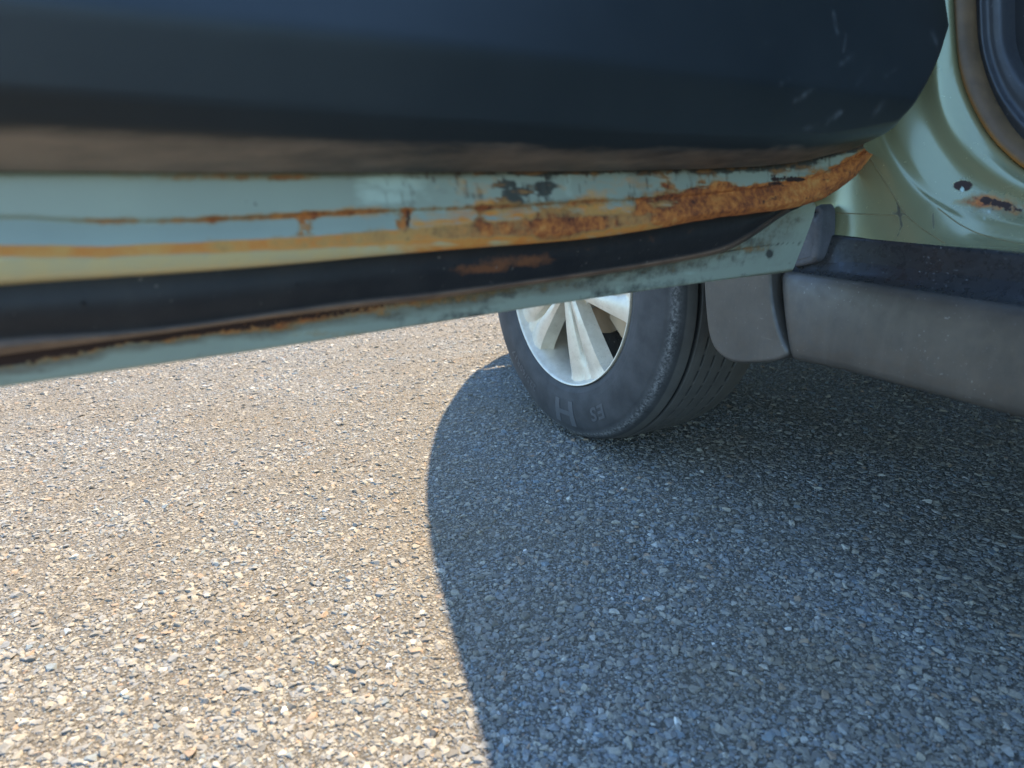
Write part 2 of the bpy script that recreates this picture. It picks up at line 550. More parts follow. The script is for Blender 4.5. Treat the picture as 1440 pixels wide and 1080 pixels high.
def gn_scatter(name, x, y, z, d, h, parent):
    n = len(x)
    me = bpy.data.meshes.new(name)
    me.vertices.add(n)
    me.vertices.foreach_set('co', np.stack([x, y, z], 1).astype(np.float32).ravel())
    a = me.attributes.new('rot', 'FLOAT_VECTOR', 'POINT')
    rot = np.stack([rng.normal(0, .11, n), rng.normal(0, .11, n), rng.uniform(0, 6.283, n)], 1)
    a.data.foreach_set('vector', rot.astype(np.float32).ravel())
    a = me.attributes.new('scl', 'FLOAT_VECTOR', 'POINT')
    a.data.foreach_set('vector', np.stack([d * .5, d * .5, h], 1).astype(np.float32).ravel())
    a = me.attributes.new('pick', 'INT', 'POINT')
    a.data.foreach_set('value', rng.integers(0, len(PROTO), n).astype(np.int32))
    o = bpy.data.objects.new(name, me)
    COL.objects.link(o)
    o.parent = parent
    o['kind'] = 'stuff'
    pc = bpy.data.collections.new('stone_shapes')
    for me2 in PROTO:
        pc.objects.link(bpy.data.objects.new('stone_shape', me2))
    g = bpy.data.node_groups.new('stone_scatter', 'GeometryNodeTree')
    g.interface.new_socket('Geometry', in_out='INPUT', socket_type='NodeSocketGeometry')
    g.interface.new_socket('Geometry', in_out='OUTPUT', socket_type='NodeSocketGeometry')
    gi = g.nodes.new('NodeGroupInput'); go = g.nodes.new('NodeGroupOutput')
    ci = g.nodes.new('GeometryNodeCollectionInfo')
    ci.inputs['Collection'].default_value = pc
    ci.inputs['Separate Children'].default_value = True
    ci.inputs['Reset Children'].default_value = True
    ip = g.nodes.new('GeometryNodeInstanceOnPoints')
    ip.inputs['Pick Instance'].default_value = True
    def na(nm, tp):
        q = g.nodes.new('GeometryNodeInputNamedAttribute'); q.data_type = tp
        q.inputs['Name'].default_value = nm
        return q.outputs[0]
    g.links.new(gi.outputs[0], ip.inputs['Points'])
    g.links.new(ci.outputs[0], ip.inputs['Instance'])
    g.links.new(na('pick', 'INT'), ip.inputs['Instance Index'])
    e2r = g.nodes.new('FunctionNodeEulerToRotation')
    g.links.new(na('rot', 'FLOAT_VECTOR'), e2r.inputs[0])
    g.links.new(e2r.outputs[0], ip.inputs['Rotation'])
    g.links.new(na('scl', 'FLOAT_VECTOR'), ip.inputs['Scale'])
    g.links.new(ip.outputs[0], go.inputs[0])
    md = o.modifiers.new('scatter', 'NODES')
    md.node_group = g
    return o
gn_scatter('aggregate', sx, sy, sz, sdm, sh, asphalt)

# the largest single stones, each a part of the asphalt
def white_stone_mat():
    m, t, b = nodes('white_quartz')
    v = coords(t)
    c = mixc(t, ramp(t, tex_noise(t, 3, 4, .6, v), [(.4, 0), (.7, .6)]), (.52, .49, .43), (.36, .32, .27))
    t.links.new(c, b.inputs['Base Color'])
    b.inputs['Roughness'].default_value = .45
    return m
M_WHITE = white_stone_mat()
wm = [m.copy() for m in PROTO]
for m in wm:
    m.materials.clear(); m.materials.append(M_WHITE)

def put_stone(me, x, y, d, h, rz, lift=.12):
    o = bpy.data.objects.new('stone', me)
    COL.objects.link(o)
    o.parent = asphalt
    o.location = (x, y, -.0004 + lift * h)
    o.rotation_euler = (rng.normal(0, .12), rng.normal(0, .12), rz)
    o.scale = (d * .5, d * .5, h)
    return o
WHITE = [(521, 676, 14), (458, 718, 13), (94, 888, 15), (547, 937, 11), (400, 1000, 13), (738, 775, 9), (1003, 906, 8), (1108, 884, 10), (860, 842, 9), (905, 843, 9),
         (174, 974, 14), (700, 1003, 8), (950, 1015, 16), (1020, 1063, 9)]
for x, y, dmm in WHITE:
    P = onplane(x, y, [0, 0, 1], 0.0)
    put_stone(wm[int(rng.integers(12))], P[0], P[1], dmm / 1000, dmm / 1000 * .36, rng.uniform(0, 6.28), .05)
k = 0
while k < 286:
    yc = .50 + 1.1 * random.random() ** 1.3
    xc = random.uniform(-1, 1) * (.72 * (yc + .2))
    x, y = cam_xy(xc, yc)
    d = random.uniform(.0105, .0175)
    put_stone(PROTO[k % 12], x, y, d, d * random.uniform(.24, .36), random.uniform(0, 6.28), random.uniform(-.35, .05))
    k += 1

# ------------------------------------------------------------------ the car
car = bpy.data.objects.new('car', None)
COL.objects.link(car)
car.location = ORG
car['label'] = 'pale green car with its rusty front door swung open over the asphalt'
car['category'] = 'car'

BY = np.array([-3.0, .30, .43, .529, .583, .648, .725, .807, .896, .995, 1.099, 1.208, 1.322, 1.427, 1.515, 1.597, 1.683, 1.771, 1.853, 1.923, 1.983, 2.2, 2.5])
BX = np.array([-.2, .19, .243, .279, .294, .312, .334, .358, .385, .419, .459, .508, .566, .626, .682, .742, .809, .881, .960, 1.047, 1.140, 1.55, 2.3])
def plan_x(y, z):  # body outline solved backwards from the wanted shadow edge on the ground
    return np.interp(y - SUN_B * z, BY, BX) + SUN_A * z

# ---- door --------------------------------------------------------------
XN = 420
def dcurve(px, d, ext=1.12, n=XN, sm=2):
    """traced edge (left to right) on the plane at depth d, carried on past the frame to s = ext"""
    P = on_door(px, d)
    P = np.vstack([[ext, P[0, 1]], P])
    P = smooth(P, sm)
    q = resample(P, n)
    dd = np.full(n, d) if np.isscalar(d) else np.interp(np.linspace(0, 1, n), np.linspace(0, 1, len(d)), d)
    return np.column_stack([q, dd])
def dworld(K):
    K = np.asarray(K)
    return dw(K[..., 0], K[..., 1], K[..., 2])

C0 = [(0, 541), (200, 512), (400, 484), (700, 437), (900, 407), (1000, 393), (1090, 380), (1117, 375)]
C1 = [(0, 516), (148, 488), (259, 470), (400, 453), (520, 437), (700, 411), (800, 399), (900, 382), (1000, 364), (1050, 352), (1090, 336), (1122, 312), (1147, 289)]
C2b = [(0, 500), (148, 480), (259, 465), (400, 445), (520, 430), (600, 422), (700, 407), (790, 394), (900, 378), (1000, 360), (1030, 350), (1062, 331), (1088, 312), (1112, 297)]
C2 = [(0, 473), (148, 467), (259, 456), (400, 435), (500, 421), (600, 411), (700, 398), (790, 386), (900, 369), (1000, 351), (1030, 340), (1060, 322), (1085, 305), (1103, 293)]
C3 = [(0, 401), (148, 391), (259, 384), (400, 373), (600, 353), (800, 338), (900, 324), (1000, 305), (1050, 300), (1108, 293), (1141, 284), (1180, 263), (1206, 237), (1221, 216)]
C3a = [(0, 362), (148, 361), (259, 356), (400, 350), (600, 338), (750, 330), (800, 328), (900, 316), (1000, 299), (1050, 294), (1108, 286), (1141, 277), (1178, 257), (1205, 233), (1220, 214)]
C3t = [(0, 343), (148, 345), (259, 340), (400, 333), (600, 322), (750, 312), (800, 311), (900, 302), (1000, 288), (1050, 283), (1108, 276), (1141, 268), (1174, 251), (1202, 229), (1219, 212)]
C4 = [(0, 300), (111, 309), (237, 309), (400, 302), (527, 295), (652, 291), (755, 286), (830, 281), (900, 279), (1000, 271), (1069, 262), (1120, 254), (1160, 242), (1197, 222), (1217, 210)]
C5 = [(0, 246), (400, 248), (700, 245), (780, 241), (891, 241), (1058, 238), (1127, 232), (1180, 216), (1214, 207)]

# inner panel: green pressed steel above the seal
cv = []
for px, d in ((C5, .040), (C5, .052), (C4, .053), (C4, .0505), (C3t, .056), (C3a, .058), (C3, .034), (C3, .020)):
    cv.append(dcurve(px, d))
for i_, dz in ((0, .012), (3, -.0022), (7, .004)):
    cv[i_][:, 1] += dz
rows = np.concatenate([lin(cv[0:3], [3, 14])[:-1], lin(cv[2:4], [4])[:-1], crom(cv[3:6], [14, 9])[:-1], crom([cv[5], .4 * cv[5] + .6 * cv[6] + np.array([0, -.002, .007]), cv[6]], 5)[:-1], lin(cv[6:8], [3])])
W = dworld(rows)
pp = proj(W)
X, Y = pp[..., 0], pp[..., 1]
y4 = np.interp(X, *zip(*C4)); y3a = np.interp(X, *zip(*C3a)); y3t = np.interp(X, *zip(*C3t)); y3 = np.interp(X, *zip(*C3)); y5 = np.interp(X, *zip(*C5))
nz = fbm(X / 26, Y / 9, 3); nz2 = fbm(X / 9, Y / 7, 8); nl = fbm(X / 60, X * 0 + 3.3, 12)
g = lambda x, c, s: np.exp(-((x - c) / s) ** 2)
rust = np.zeros_like(X); grime = np.zeros_like(X); scab = np.zeros_like(X); chalk = np.zeros_like(X)
cs = np.interp(X, [-50, 60, 120, 300, 420, 520, 700, 800, 1000, 1200], [.0, .10, .5, .55, .62, .75, .70, .45, .6, .6])
rust += cs * np.exp(-((Y - y4 - 2) / 5.5) ** 2) * (.75 + .6 * nl)
scab += .8 * cs * np.exp(-((Y - y4) / 2.5) ** 2) * sst(-.3, .5, nl)
for c, sdt, a in ((428, 5, .62), (441, 4, .5), (571, 7, .75), (680, 7, .55), (905, 9, .8), (300, 4, .25)):
    rust += a * g(X + 5 * nz2 + .25 * (Y - y4), c, sdt) * sst(-6, 4, Y - y4) * sst(4, -8, Y - y3t)
scab += .7 * g(X, 574, 5) * sst(-3, 4, Y - y4) * sst(4, -10, Y - y3t)
# rolled lower edge
lipb = sst(-7, 0, Y - y3t) * sst(6, -4, Y - y3a)
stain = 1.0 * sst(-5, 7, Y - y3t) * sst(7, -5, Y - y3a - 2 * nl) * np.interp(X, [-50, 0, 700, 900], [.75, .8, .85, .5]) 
rust += lipb * np.interp(X, [-50, 0, 200, 400, 600, 700, 760, 820, 930, 1000], [.0, .02, .1, .2, .28, .5, .55, .30, .32, .8]) * (.7 + .8 * nl)
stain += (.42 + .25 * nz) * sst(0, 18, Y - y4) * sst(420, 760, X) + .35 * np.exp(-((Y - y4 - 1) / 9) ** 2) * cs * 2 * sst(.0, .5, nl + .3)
rust += .22 * sst(-16, 2, Y - y3t) * sst(6, -4, Y - y3a) * sst(420, 640, X)
# the eaten front corner
big = sst(700, 800, X + 25 * nz2) * sst(-4, 16, Y - y4 + 6 * nz) * np.interp(X, [690, 760, 830, 900, 950, 1000], [.1, .62, .16, .10, .30, 1.0])
front = sst(915, 1010, X + 45 * nz - .6 * (Y - 300)) * sst(-20, -4, Y - y4 + 10 * nz - np.interp(X, [1000, 1050, 1200], [0, 12, 14]))
rust += big * sst(9, -2, Y - y3a - 6) + front
scab += .45 * front * sst(.1, .6, nz) + .65 * g(X, 1095, 40) * g(Y, 251, 6) * (1 + nz)
scab += .5 * sst(690, 720, X) * sst(850, 780, X) * sst(10, 0, np.abs(Y - y3a + 6)) * sst(0, .6, nz2)
# stain under the trim, dark bare patch
rust += .5 * np.exp(-((Y - y5 - 2) / 5) ** 2) * sst(120, 220, X) * sst(480, 420, X) * (.7 + .7 * nl)
grime += .95 * g(X, 722, 26) * sst(300, 284, Y) * sst(246, 256, Y) + .9 * g(X, 770, 17) * sst(302, 286, Y) + .5 * g(X, 690, 40) * g(Y, 290, 8)
grime += .55 * sst(8, 0, Y - y5) * sst(640, 700, X) + .35 * g(Y, y4, 4) * sst(780, 800, X) * sst(930, 880, X)
grime += .35 * sst(600, 1000, X) * sst(22, 4, Y - y5)
grime += .6 * g(X, 346, 2.5) * g(Y, 283, 7) + .6 * g(X, 360, 2.5) * g(Y, 283, 7)
grime += .5 * nz * (grime > .2) - .25 * (nz2 > .3) * (grime > .2)
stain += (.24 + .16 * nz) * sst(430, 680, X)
chalk += (.45 + .35 * nz) * g(X, 545, 55) * sst(y4, y4 - 14, Y) + .5 * g(X, 800, 10) * sst(285, 275, Y) + .25 * sst(480, 520, X) * sst(700, 650, X)
chalk += .55 * sst(-2, 5, Y - y3a) * sst(700, 560, X)
cream = .85 * sst(-4, 4, Y - y3a) * sst(1000, 820, X)  # underside of the lip: yellowing plus warm ground bounce put into the colour
mud = .42 * np.exp(-((Y - y4 - 2) / 7) ** 2) * sst(60, 250, X) * (.6 + .8 * nl) + .45 * sst(9, 0, Y - y5) * sst(90, 400, X) + .5 * sst(20, 0, np.abs(Y - y4 - 6)) * sst(640, 760, X) * (.5 + .8 * nz)
sk = fbm(X / 5.5, Y / 55, 143) + .5 * fbm(X / 2.5, Y / 40, 151)
mud += .55 * sst(.25, .8, sk) * sst(400, 620, X) * sst(y3a + 2, y5 + 14, Y) + .30 * sst(.1, .7, fbm(X / 45, Y / 16, 157)) * sst(480, 700, X)
grime += .30 * sst(.35, .9, sk) * sst(620, 760, X) * sst(1020, 900, X)
mud = np.clip(mud, 0, .9)
# scaly relief where the steel has swollen
relief = .6 * np.clip(rust, 0, 1) * (.0012 * nz2 + .0010 * nz) + .0010 * np.clip(scab, 0, 1) * nz2
W = W + relief[..., None] * (DN - np.array([0, 0, .3]))

# outer skin with its hem (this mesh is the door itself)
hz = [dcurve(C2, .012), dcurve(C2b, .007), dcurve(C1, .0025), dcurve(C0, .0005)]
hz2 = np.array([0, .004, 0]) + hz[0]; hz2[:, 2] = .004
edge = hz[3].copy(); edge[:, 1] -= .0022; edge[:, 2] = -.002
edge2 = hz[3].copy(); edge2[:, 1] -= .0012; edge2[:, 2] = -.0055
def outer(dz, dd):
    e = hz[3].copy(); e[:, 1] += dz; e[:, 2] = dd
    return e
hem_rows = np.concatenate([lin([hz2, hz[1]], [3])[:-1], crom([hz[1], hz[2], hz[3], edge, edge2], [6, 16, 3, 3])[:-1],
                           crom([edge2, outer(.06, -.020), outer(.18, -.042), outer(.36, -.050), outer(.50, -.040), outer(.56, -.022)], 5)])
HW = dworld(hem_rows)
hp = proj(HW); HX, HY = hp[..., 0], hp[..., 1]
front_side = np.zeros_like(HX); front_side[:28] = 1
y1 = np.interp(HX, *zip(*C1)); y0 = np.interp(HX, *zip(*C0)); y2b = np.interp(HX, *zip(*C2b))
hn = fbm(HX / 55, HY / 14, 31); hn2 = fbm(HX / 8, HY / 6, 37)
hr = np.interp(HX, [-50, 0, 150, 300, 450, 560, 700, 850], [.30, .34, .45, .55, .50, .40, .25, .12]) * sst(13, -1, HY - y1 - 6 * hn)
hs = np.interp(HX, [-50, 0, 200, 480, 620, 800], [.80, .80, .76, .62, .36, .0]) * sst(9, -3, HY - y1 - 4 * hn - 3 * hn2)
hg = .16 + .12 * hn + np.interp(HX, [500, 620, 800, 1000], [0, .26, .32, .14]) * sst(14, -2, HY - y1) + .9 * g(HX, 1082, 4) * g(HY, 357, 5) + .2 * g(HX, 850, 200) * sst(12, 2, y0 - HY)
ycr = np.interp(HX, [860, 950, 1000, 1050, 1105], [377, 364, 357, 349, 342])
hg = np.maximum(hg, .55 * np.exp(-((HY - ycr) / 2.2) ** 2) * sst(860, 930, HX))
hr += .35 * g(HX, 460, 60) * g(HY, 470, 7) + .22 * g(HX, 1050, 60) * g(HY, 350, 4)
hg += .15 * fbm(HX / 30, HY / 30, 91) * sst(300, 500, HX) + .12
hm = .85 * sst(26, -2, HY - y1 - 3 * hn) * np.interp(HX, [-50, 200, 450, 700, 900, 1050], [.95, .9, .85, .62, .35, .2]) + .18 * hn + .10
hc = .5 * g(HX, 970, 20) * g(HY, 384, 6) + .35 * sst(1020, 1090, HX) + .2 * g(HX, 570, 50)
door = obj('door', HW, grid_faces(*HW.shape[:2]), M_PAINT, car, attrs=dict(rust=hr * front_side, grime=hg * front_side, scab=hs * front_side, chalk=hc * front_side, mud=hm * front_side))
door['label'] = 'open front door with a rusted lower edge'
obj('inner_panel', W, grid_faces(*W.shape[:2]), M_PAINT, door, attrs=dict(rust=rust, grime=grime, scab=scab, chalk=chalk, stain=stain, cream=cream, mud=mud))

# black seal band along the bottom of the door
sc_ = [dcurve(C3, .030), dcurve(C3, .026), None, dcurve(C2, .021), dcurve(C2b, .0165), dcurve(C2b, .008)]
sc_[0][:, 1] += .004
mid = .5 * (sc_[1] + sc_[3]); mid[:, 2] = .0275
sc_[2] = mid
# it stops short of the corner: follow the black end in the photograph
end_px = [(1000, 304), (1050, 301), (1108, 293)]
for c_ in sc_:
    pass
C3s = [(0, 399), (148, 389), (259, 382), (400, 371), (600, 351), (800, 336), (900, 322), (1000, 303), (1050, 298), (1085, 295), (1104, 292)]
A0 = dcurve(C3s, .030); A0[:, 1] += .005
A1 = dcurve(C3s, .026)
A3 = dcurve(C2, .020)
A2 = .5 * (A1 + A3); A2[:, 2] = np.minimum(.028, .021 + .5 * np.abs(A1[:, 1] - A3[:, 1]))
A4 = .5 * (dcurve(C2, .0195) + dcurve(C2b, .0195)); A4[:, 2] = .0215
A5 = dcurve(C2b, .015)
A6 = dcurve(C2b, .007); A6[:, 1] += .002
rows = np.concatenate([lin([A0, A1], 2)[:-1], crom([A1, A2, A3, A4, A5], [10, 10, 4, 4])[:-1], lin([A5, A6], 2)])
S = dworld(rows)
sp_ = proj(S); SX, SY = sp_[..., 0], sp_[..., 1]
sn = fbm(SX / 18, SY / 10, 51)
sr = .85 * np.exp(-((SX - 705) / 80) ** 4) * g(SY, np.interp(SX, [600, 800], [384, 366]), 11) * (.8 + .5 * sn) + .30 * sst(560, 700, SX) * sst(1060, 980, SX) * g(SY, np.interp(SX, *zip(*C3)) + 13, 14)
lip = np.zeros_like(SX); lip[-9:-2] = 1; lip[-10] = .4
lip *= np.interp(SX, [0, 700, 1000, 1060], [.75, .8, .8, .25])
obj('bottom_seal', S, grid_faces(*S.shape[:2]), M_DSEAL, door, attrs=dict(rust=sr, lip=lip))
# press-stud holes and scabs along the band
for x, y, r_ in ((116, 427, 3), (418, 400, 2.5), (640, 374, 1.8)):
    mb = MB()
    s_, z_ = on_door([(x, y)], .029)[0]
    a = np.linspace(0, 2 * np.pi, 11)[:-1]
    r_ *= .0006
    mb.add([dw(s_ + math.cos(q) * r_, z_ + math.sin(q) * r_, .0292) for q in a] + [dw(s_ + math.cos(q) * r_ * .7, z_ + math.sin(q) * r_ * .7, .0302) for q in a],
           [(i, (i + 1) % 10, 10 + (i + 1) % 10, 10 + i) for i in range(10)] + [tuple(range(10, 20))])
    obj('clip', mb.V, mb.F, M_LINER, door)

# trim panel: a height field over the door plane with rolled edges
def trim_panel():
    px = smooth([(0, 240), (200, 242), (400, 243), (700, 242), (900, 240), (1050, 236), (1127, 229), (1180, 215), (1213, 206), (1240, 195), (1263, 177), (1284, 154),
                 (1302, 125), (1317, 92), (1328, 58), (1337, 22), (1343, -15), (1348, -60), (1351, -120)], 3)
    wt_ = sst(1165, 1300, px[:, 0])
    pts_ = np.array([on_door([p], .070 + .036 * k)[0] for p, k in zip(px, wt_)])
    # the face leans back towards the top, so the upper corner lies deeper
    for _ in range(3):
        lean = .007 - .30 * np.clip(pts_[:, 1] - .672, 0, .5)
        pts_ = np.array([on_door([p], .070 + k * (.036 + l))[0] for p, k, l in zip(px, wt_, lean)])
    Tn = np.gradient(pts_, axis=0); Tn /= np.linalg.norm(Tn, axis=1)[:, None]
    pts_ = pts_ + np.stack([Tn[:, 1], -Tn[:, 0]], 1) * np.where(Tn[:1, 0] < 0, -1, 1) * (.015 * wt_)[:, None]
    bot = pts_
    O = np.vstack([[1.12, pts_[0, 1]], pts_, [pts_[-1, 0] - .003, 1.02]])
    O = smooth(O, 1)
    O[:, 0] = np.minimum.accumulate(O[:, 0])
    cols = resample(O, 640)
    fine = resample(O, 1500)
    lv = np.r_[0, .0012, .003, .005, .0075, .010, .013, .016, .020, .024, .029, np.arange(.033, .424, .0045)]
    top = 1.02
    S_ = np.broadcast_to(cols[:, 0], (len(lv), len(cols))).copy()
    zb = cols[:, 1]
    Z_ = np.where((zb + lv[:, None]) < top - .03, zb + lv[:, None], top - .03 * (1 - lv[:, None] / .424))
    pts = np.stack([S_.ravel(), Z_.ravel()], 1)
    dist = np.empty(len(pts))
    for i in range(0, len(pts), 2000):
        q = pts[i:i + 2000]
        dist[i:i + 2000] = np.sqrt(((q[:, None] - fine[None]) ** 2).sum(-1).min(1))
    dist = dist.reshape(S_.shape)
    rw = np.interp(S_, [-.1, .05, .4, .9], [.018, .022, .024, .030])
    q = np.clip(dist / rw, 0, 1)
    roll = np.where(q < 1, .75 * q + .25 * np.sin(q * np.pi / 2), 1)
    roll = roll - .10 * sst(.8, 1.0, q) * sst(1.25, 1.0, dist / rw)
    d = .066 + .044 * roll
    zr = Z_ - bot[12, 1]
    d = d + .14 * np.clip(zr - .025, 0, .05) - .30 * (np.clip(zr - .080, 0, .5) + .004 * np.log1p(np.exp(np.clip((zr - .080) / .006, -20, 20))) * 0)
    P = np.stack([S_, Z_, d], 2)
    back = P[:1].copy(); back[..., 2] = .050
    return np.concatenate([back, P], 0), np.concatenate([dist[:1], dist], 0) / .026
TP, TD = trim_panel()
TW = dworld(TP)
tp = proj(TW); TX, TY = tp[..., 0], tp[..., 1]
sc = np.zeros_like(TX)
for x0, y0_, x1, y1_, wd, a in ((1172, 18, 1178, 45, 3, .5), (1190, 52, 1186, 72, 2, .35), (1118, 142, 1140, 128, 3, .6), (1165, 170, 1182, 158, 3.5, .9), (1230, 160, 1243, 145, 4, .45), (1180, 92, 1200, 78, 3, .35), (1095, 120, 1110, 112, 2, .25), (1205, 118, 1222, 100, 2.5, .25), (1310, 45, 1316, 60, 4, .5), (1240, 110, 1262, 96, 2, .2), (1075, 60, 1090, 58, 3, .15), (1130, 182, 1150, 176, 3, .25)):
    px, py = TX - x0, TY - y0_
    L2 = (x1 - x0) ** 2 + (y1_ - y0_) ** 2
    tt = np.clip((px * (x1 - x0) + py * (y1_ - y0_)) / L2, 0, 1)
    dd = np.hypot(px - tt * (x1 - x0), py - tt * (y1_ - y0_))
    sc += .42 * a * np.exp(-(dd / (.85 * wd)) ** 2)
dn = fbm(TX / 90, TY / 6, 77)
dust_or_bounce = sst(1.10, .55, TD) * (TY > 150) * (np.interp(TX, [-100, 0, 350, 600, 800, 950, 1150, 1230], [.80, .76, .62, .48, .50, .52, .48, .3]) + .15 * dn * sst(500, 800, TX))  # brown on the rolled lip stands in for light off the sunlit ground
obj('trim_panel', TW, grid_faces(*TW.shape[:2]), M_TRIM, door, attrs=dict(scuff=np.clip(sc, 0, 1), dust_or_bounce=dust_or_bounce))

# front face of the door shell between trim and skin, then the glass above
mb = MB()
fe = np.array([(-.022, .650), (-.036, .675), (-.050, .72), (-.064, .80), (-.075, 1.0)])
mb.grid(dw(fe[None, :, 0] + np.array([.012, .006, .02])[:, None], fe[None, :, 1] + 0 * np.zeros((3, 1)), np.array([.066, .04, -.02])[:, None]))
mb.grid(dw(np.linspace(-.07, 1.12, 12)[None, :], 1.02, np.array([.075, .02, -.025])[:, None]))
obj('door_shell', mb.V, mb.F, M_SKIN, door, attrs=dict(rust=np.zeros(len(mb.V))))
mb = MB()
mb.box((0, 0, 0), (1, 1, 1))
gv = np.array(mb.V)
gs = np.where(gv[:, 0] > .5, 1.06, .02 + .34 * (gv[:, 2] > .5)); gz = 1.02 + .42 * gv[:, 2]; gd = .012 + .005 * gv[:, 1]
obj('window_glass', dw(gs, gz, gd), mb.F, M_GLASS, door, flat=True)

# ---- door pillar and sill (green) ---------------------------------------
NJ = 220
def jcurve(P3, up=None, back=-1.25):
    """P3: world points from the pillar (front, high) round the corner to the sill; extended up and back"""
    P = np.asarray(P3, float)
    a = P[0] + (np.array([P[0, 0], P[0, 1] + .012, 1.05]) - P[0])
    b = np.array([P[-1, 0], back, P[-1, 2] - .001])
    core = smooth(P, 2)
    up_ = np.linspace(a, core[0], 14)[:-1]
    bk = np.linspace(core[-1], b, 24)[1:]
    return np.vstack([resample(up_, 30), resample(core, NJ - 60), resample(bk, 30)])
sealo = on_x([(1342, -40), (1345, 30), (1350, 100), (1368, 150), (1395, 195), (1425, 225), (1445, 240)], 1.0)
ext = np.array([[1.0, .42, .572], [1.0, .36, .560], [1.0, .30, .556]])
sealo = np.vstack([sealo, ext])
crest = on_x([(1308, 40), (1317, 113), (1327, 160), (1347, 197), (1373, 223), (1407, 248), (1440, 267)], .98)
crest = np.vstack([crest, [[.98, .41, .556], [.98, .36, .549], [.98, .30, .546]]])
ridge = on_x([(1250, 150), (1260, 187), (1273, 213), (1293, 243), (1313, 267), (1333, 283), (1357, 297), (1400, 310), (1440, 318)], .95)
ridge = np.vstack([ridge, [[.95, .39, .527], [.95, .30, .5255]]])
arc2 = on_x([(1212, 150), (1224, 190), (1240, 222), (1262, 252), (1290, 277), (1320, 294), (1350, 315), (1380, 330), (1440, 342)], .936)
arc2 = np.vstack([arc2, [[.936, .37, .5105], [.936, .30, .5100]]])
K4, K3, K2, K1 = jcurve(sealo), jcurve(crest), jcurve(ridge), jcurve(arc2)
# outermost: straight pillar edge, hard corner, straight sill edge
k0v = np.array([[.912, .735, 1.05], [.912, .735, .503]])
k0h = np.array([[.912, .735, .503], [.912, -1.25, .503]])
K0 = np.vstack([resample(k0v, 30), resample(np.array([[.912, .735, .503], [.912, .735, .501], [.912, .30, .503]]), NJ - 60), resample(np.array([[.912, .29, .503], [.912, -1.25, .503]]), 30)])
Kin = K4 + np.array([.010, -.004, -.004])
m32 = .52 * K3 + .48 * K2 + np.array([.006, 0, -.001])       # hollow between ridge and crest
cr = K3 + np.array([-.004, -.001, .001])
J = np.concatenate([crom([K0, .5 * K0 + .5 * K1 + np.array([-.001, 0, 0]), K1, .45 * K1 + .55 * K2 + np.array([.0010, 0, 0]), K2], [10, 10, 6, 6])[:-1],
                    crom([K2, m32, cr, .5 * cr + .5 * K4 + np.array([-.003, 0, .0]), K4, Kin], [12, 12, 8, 8, 3])])
jp = proj(J); JX, JY = jp[..., 0], jp[..., 1]
jn = fbm(JX / 14, JY / 10, 61); jn2 = fbm(JX / 5, JY / 5, 67)
jm = .75 * np.exp(-(((JX - 1408) / 46) ** 2 + ((JY - 290 - .15 * (JX - 1408)) / 15) ** 2)) * (1 + .4 * jn) + .30 * np.exp(-((JX - 1266) / 16) ** 2 - ((JY - 303) / 18) ** 2) + .28 * np.exp(-((JX - 1313) / 10) ** 2 - ((JY - 314) / 14) ** 2) + .16 * np.exp(-((JY - 338 - .06 * (JX - 1200)) / 8) ** 2)
jr = .42 * np.exp(-(((JX - 1415) / 48) ** 2 + ((JY - 291 - .15 * (JX - 1415)) / 17) ** 2)) * (1 + .5 * jn) + .5 * g(JX, 1380, 30) * g(JY, 283, 8)
js = .40 * np.exp(-(((JX - 1412) / 40) ** 2 + ((JY - 291 - .15 * (JX - 1412)) / 11) ** 2)) * (1 + 1.0 * jn2) + 1.1 * np.exp(-(((JX - 1354) / 15) ** 2 + ((JY - 261) / 8) ** 2) ** 1.5) + .8 * np.exp(-(((JX - 1400) / 30) ** 2 + ((JY - 285 - .22 * (JX - 1400)) / 5) ** 2)) * (1 + jn)
jc = 1.2 * g(JX, 1353, 3) * g(JY, 266, 3.5) + .9 * g(JX, 1391, 4) * g(JY, 297, 4) + .8 * g(JX, 1384, 3) * g(JY, 307, 4) + .6 * g(JX, 1404, 3) * g(JY, 305, 3)
js = np.where(jc > .5, 0, js)
jg = .8 * np.exp(-((JX - 1355) / 20) ** 2 - ((JY - 262) / 11) ** 2) * .6
for (x0, y0_, x1, y1_, wd, a) in ((1262, 284, 1268, 318, 3.2, .62), (1268, 318, 1262, 332, 2.0, .55), (1312, 300, 1313, 322, 3.0, .55), (1255, 300, 1274, 302, 4.0, .5), (1204, 262, 1205, 270, 1.6, .7), (1409, 265, 1425, 260, 2, .5), (1440, 350, 1180, 338, 2.0, .35), (1350, 252, 1372, 246, 1.5, .45)):
    px, py = JX - x0, JY - y0_
    L2 = (x1 - x0) ** 2 + (y1_ - y0_) ** 2
    tt = np.clip((px * (x1 - x0) + py * (y1_ - y0_)) / L2, 0, 1)
    jg = np.maximum(jg, a * np.exp(-(np.hypot(px - tt * (x1 - x0), py - tt * (y1_ - y0_)) / wd) ** 2) * 1.3)
pillar = obj('door_pillar', J, grid_faces(*J.shape[:2], flip=True), M_JAMB, car, attrs=dict(rust=jr, scab=js, grime=jg, chalk=jc, mud=jm))
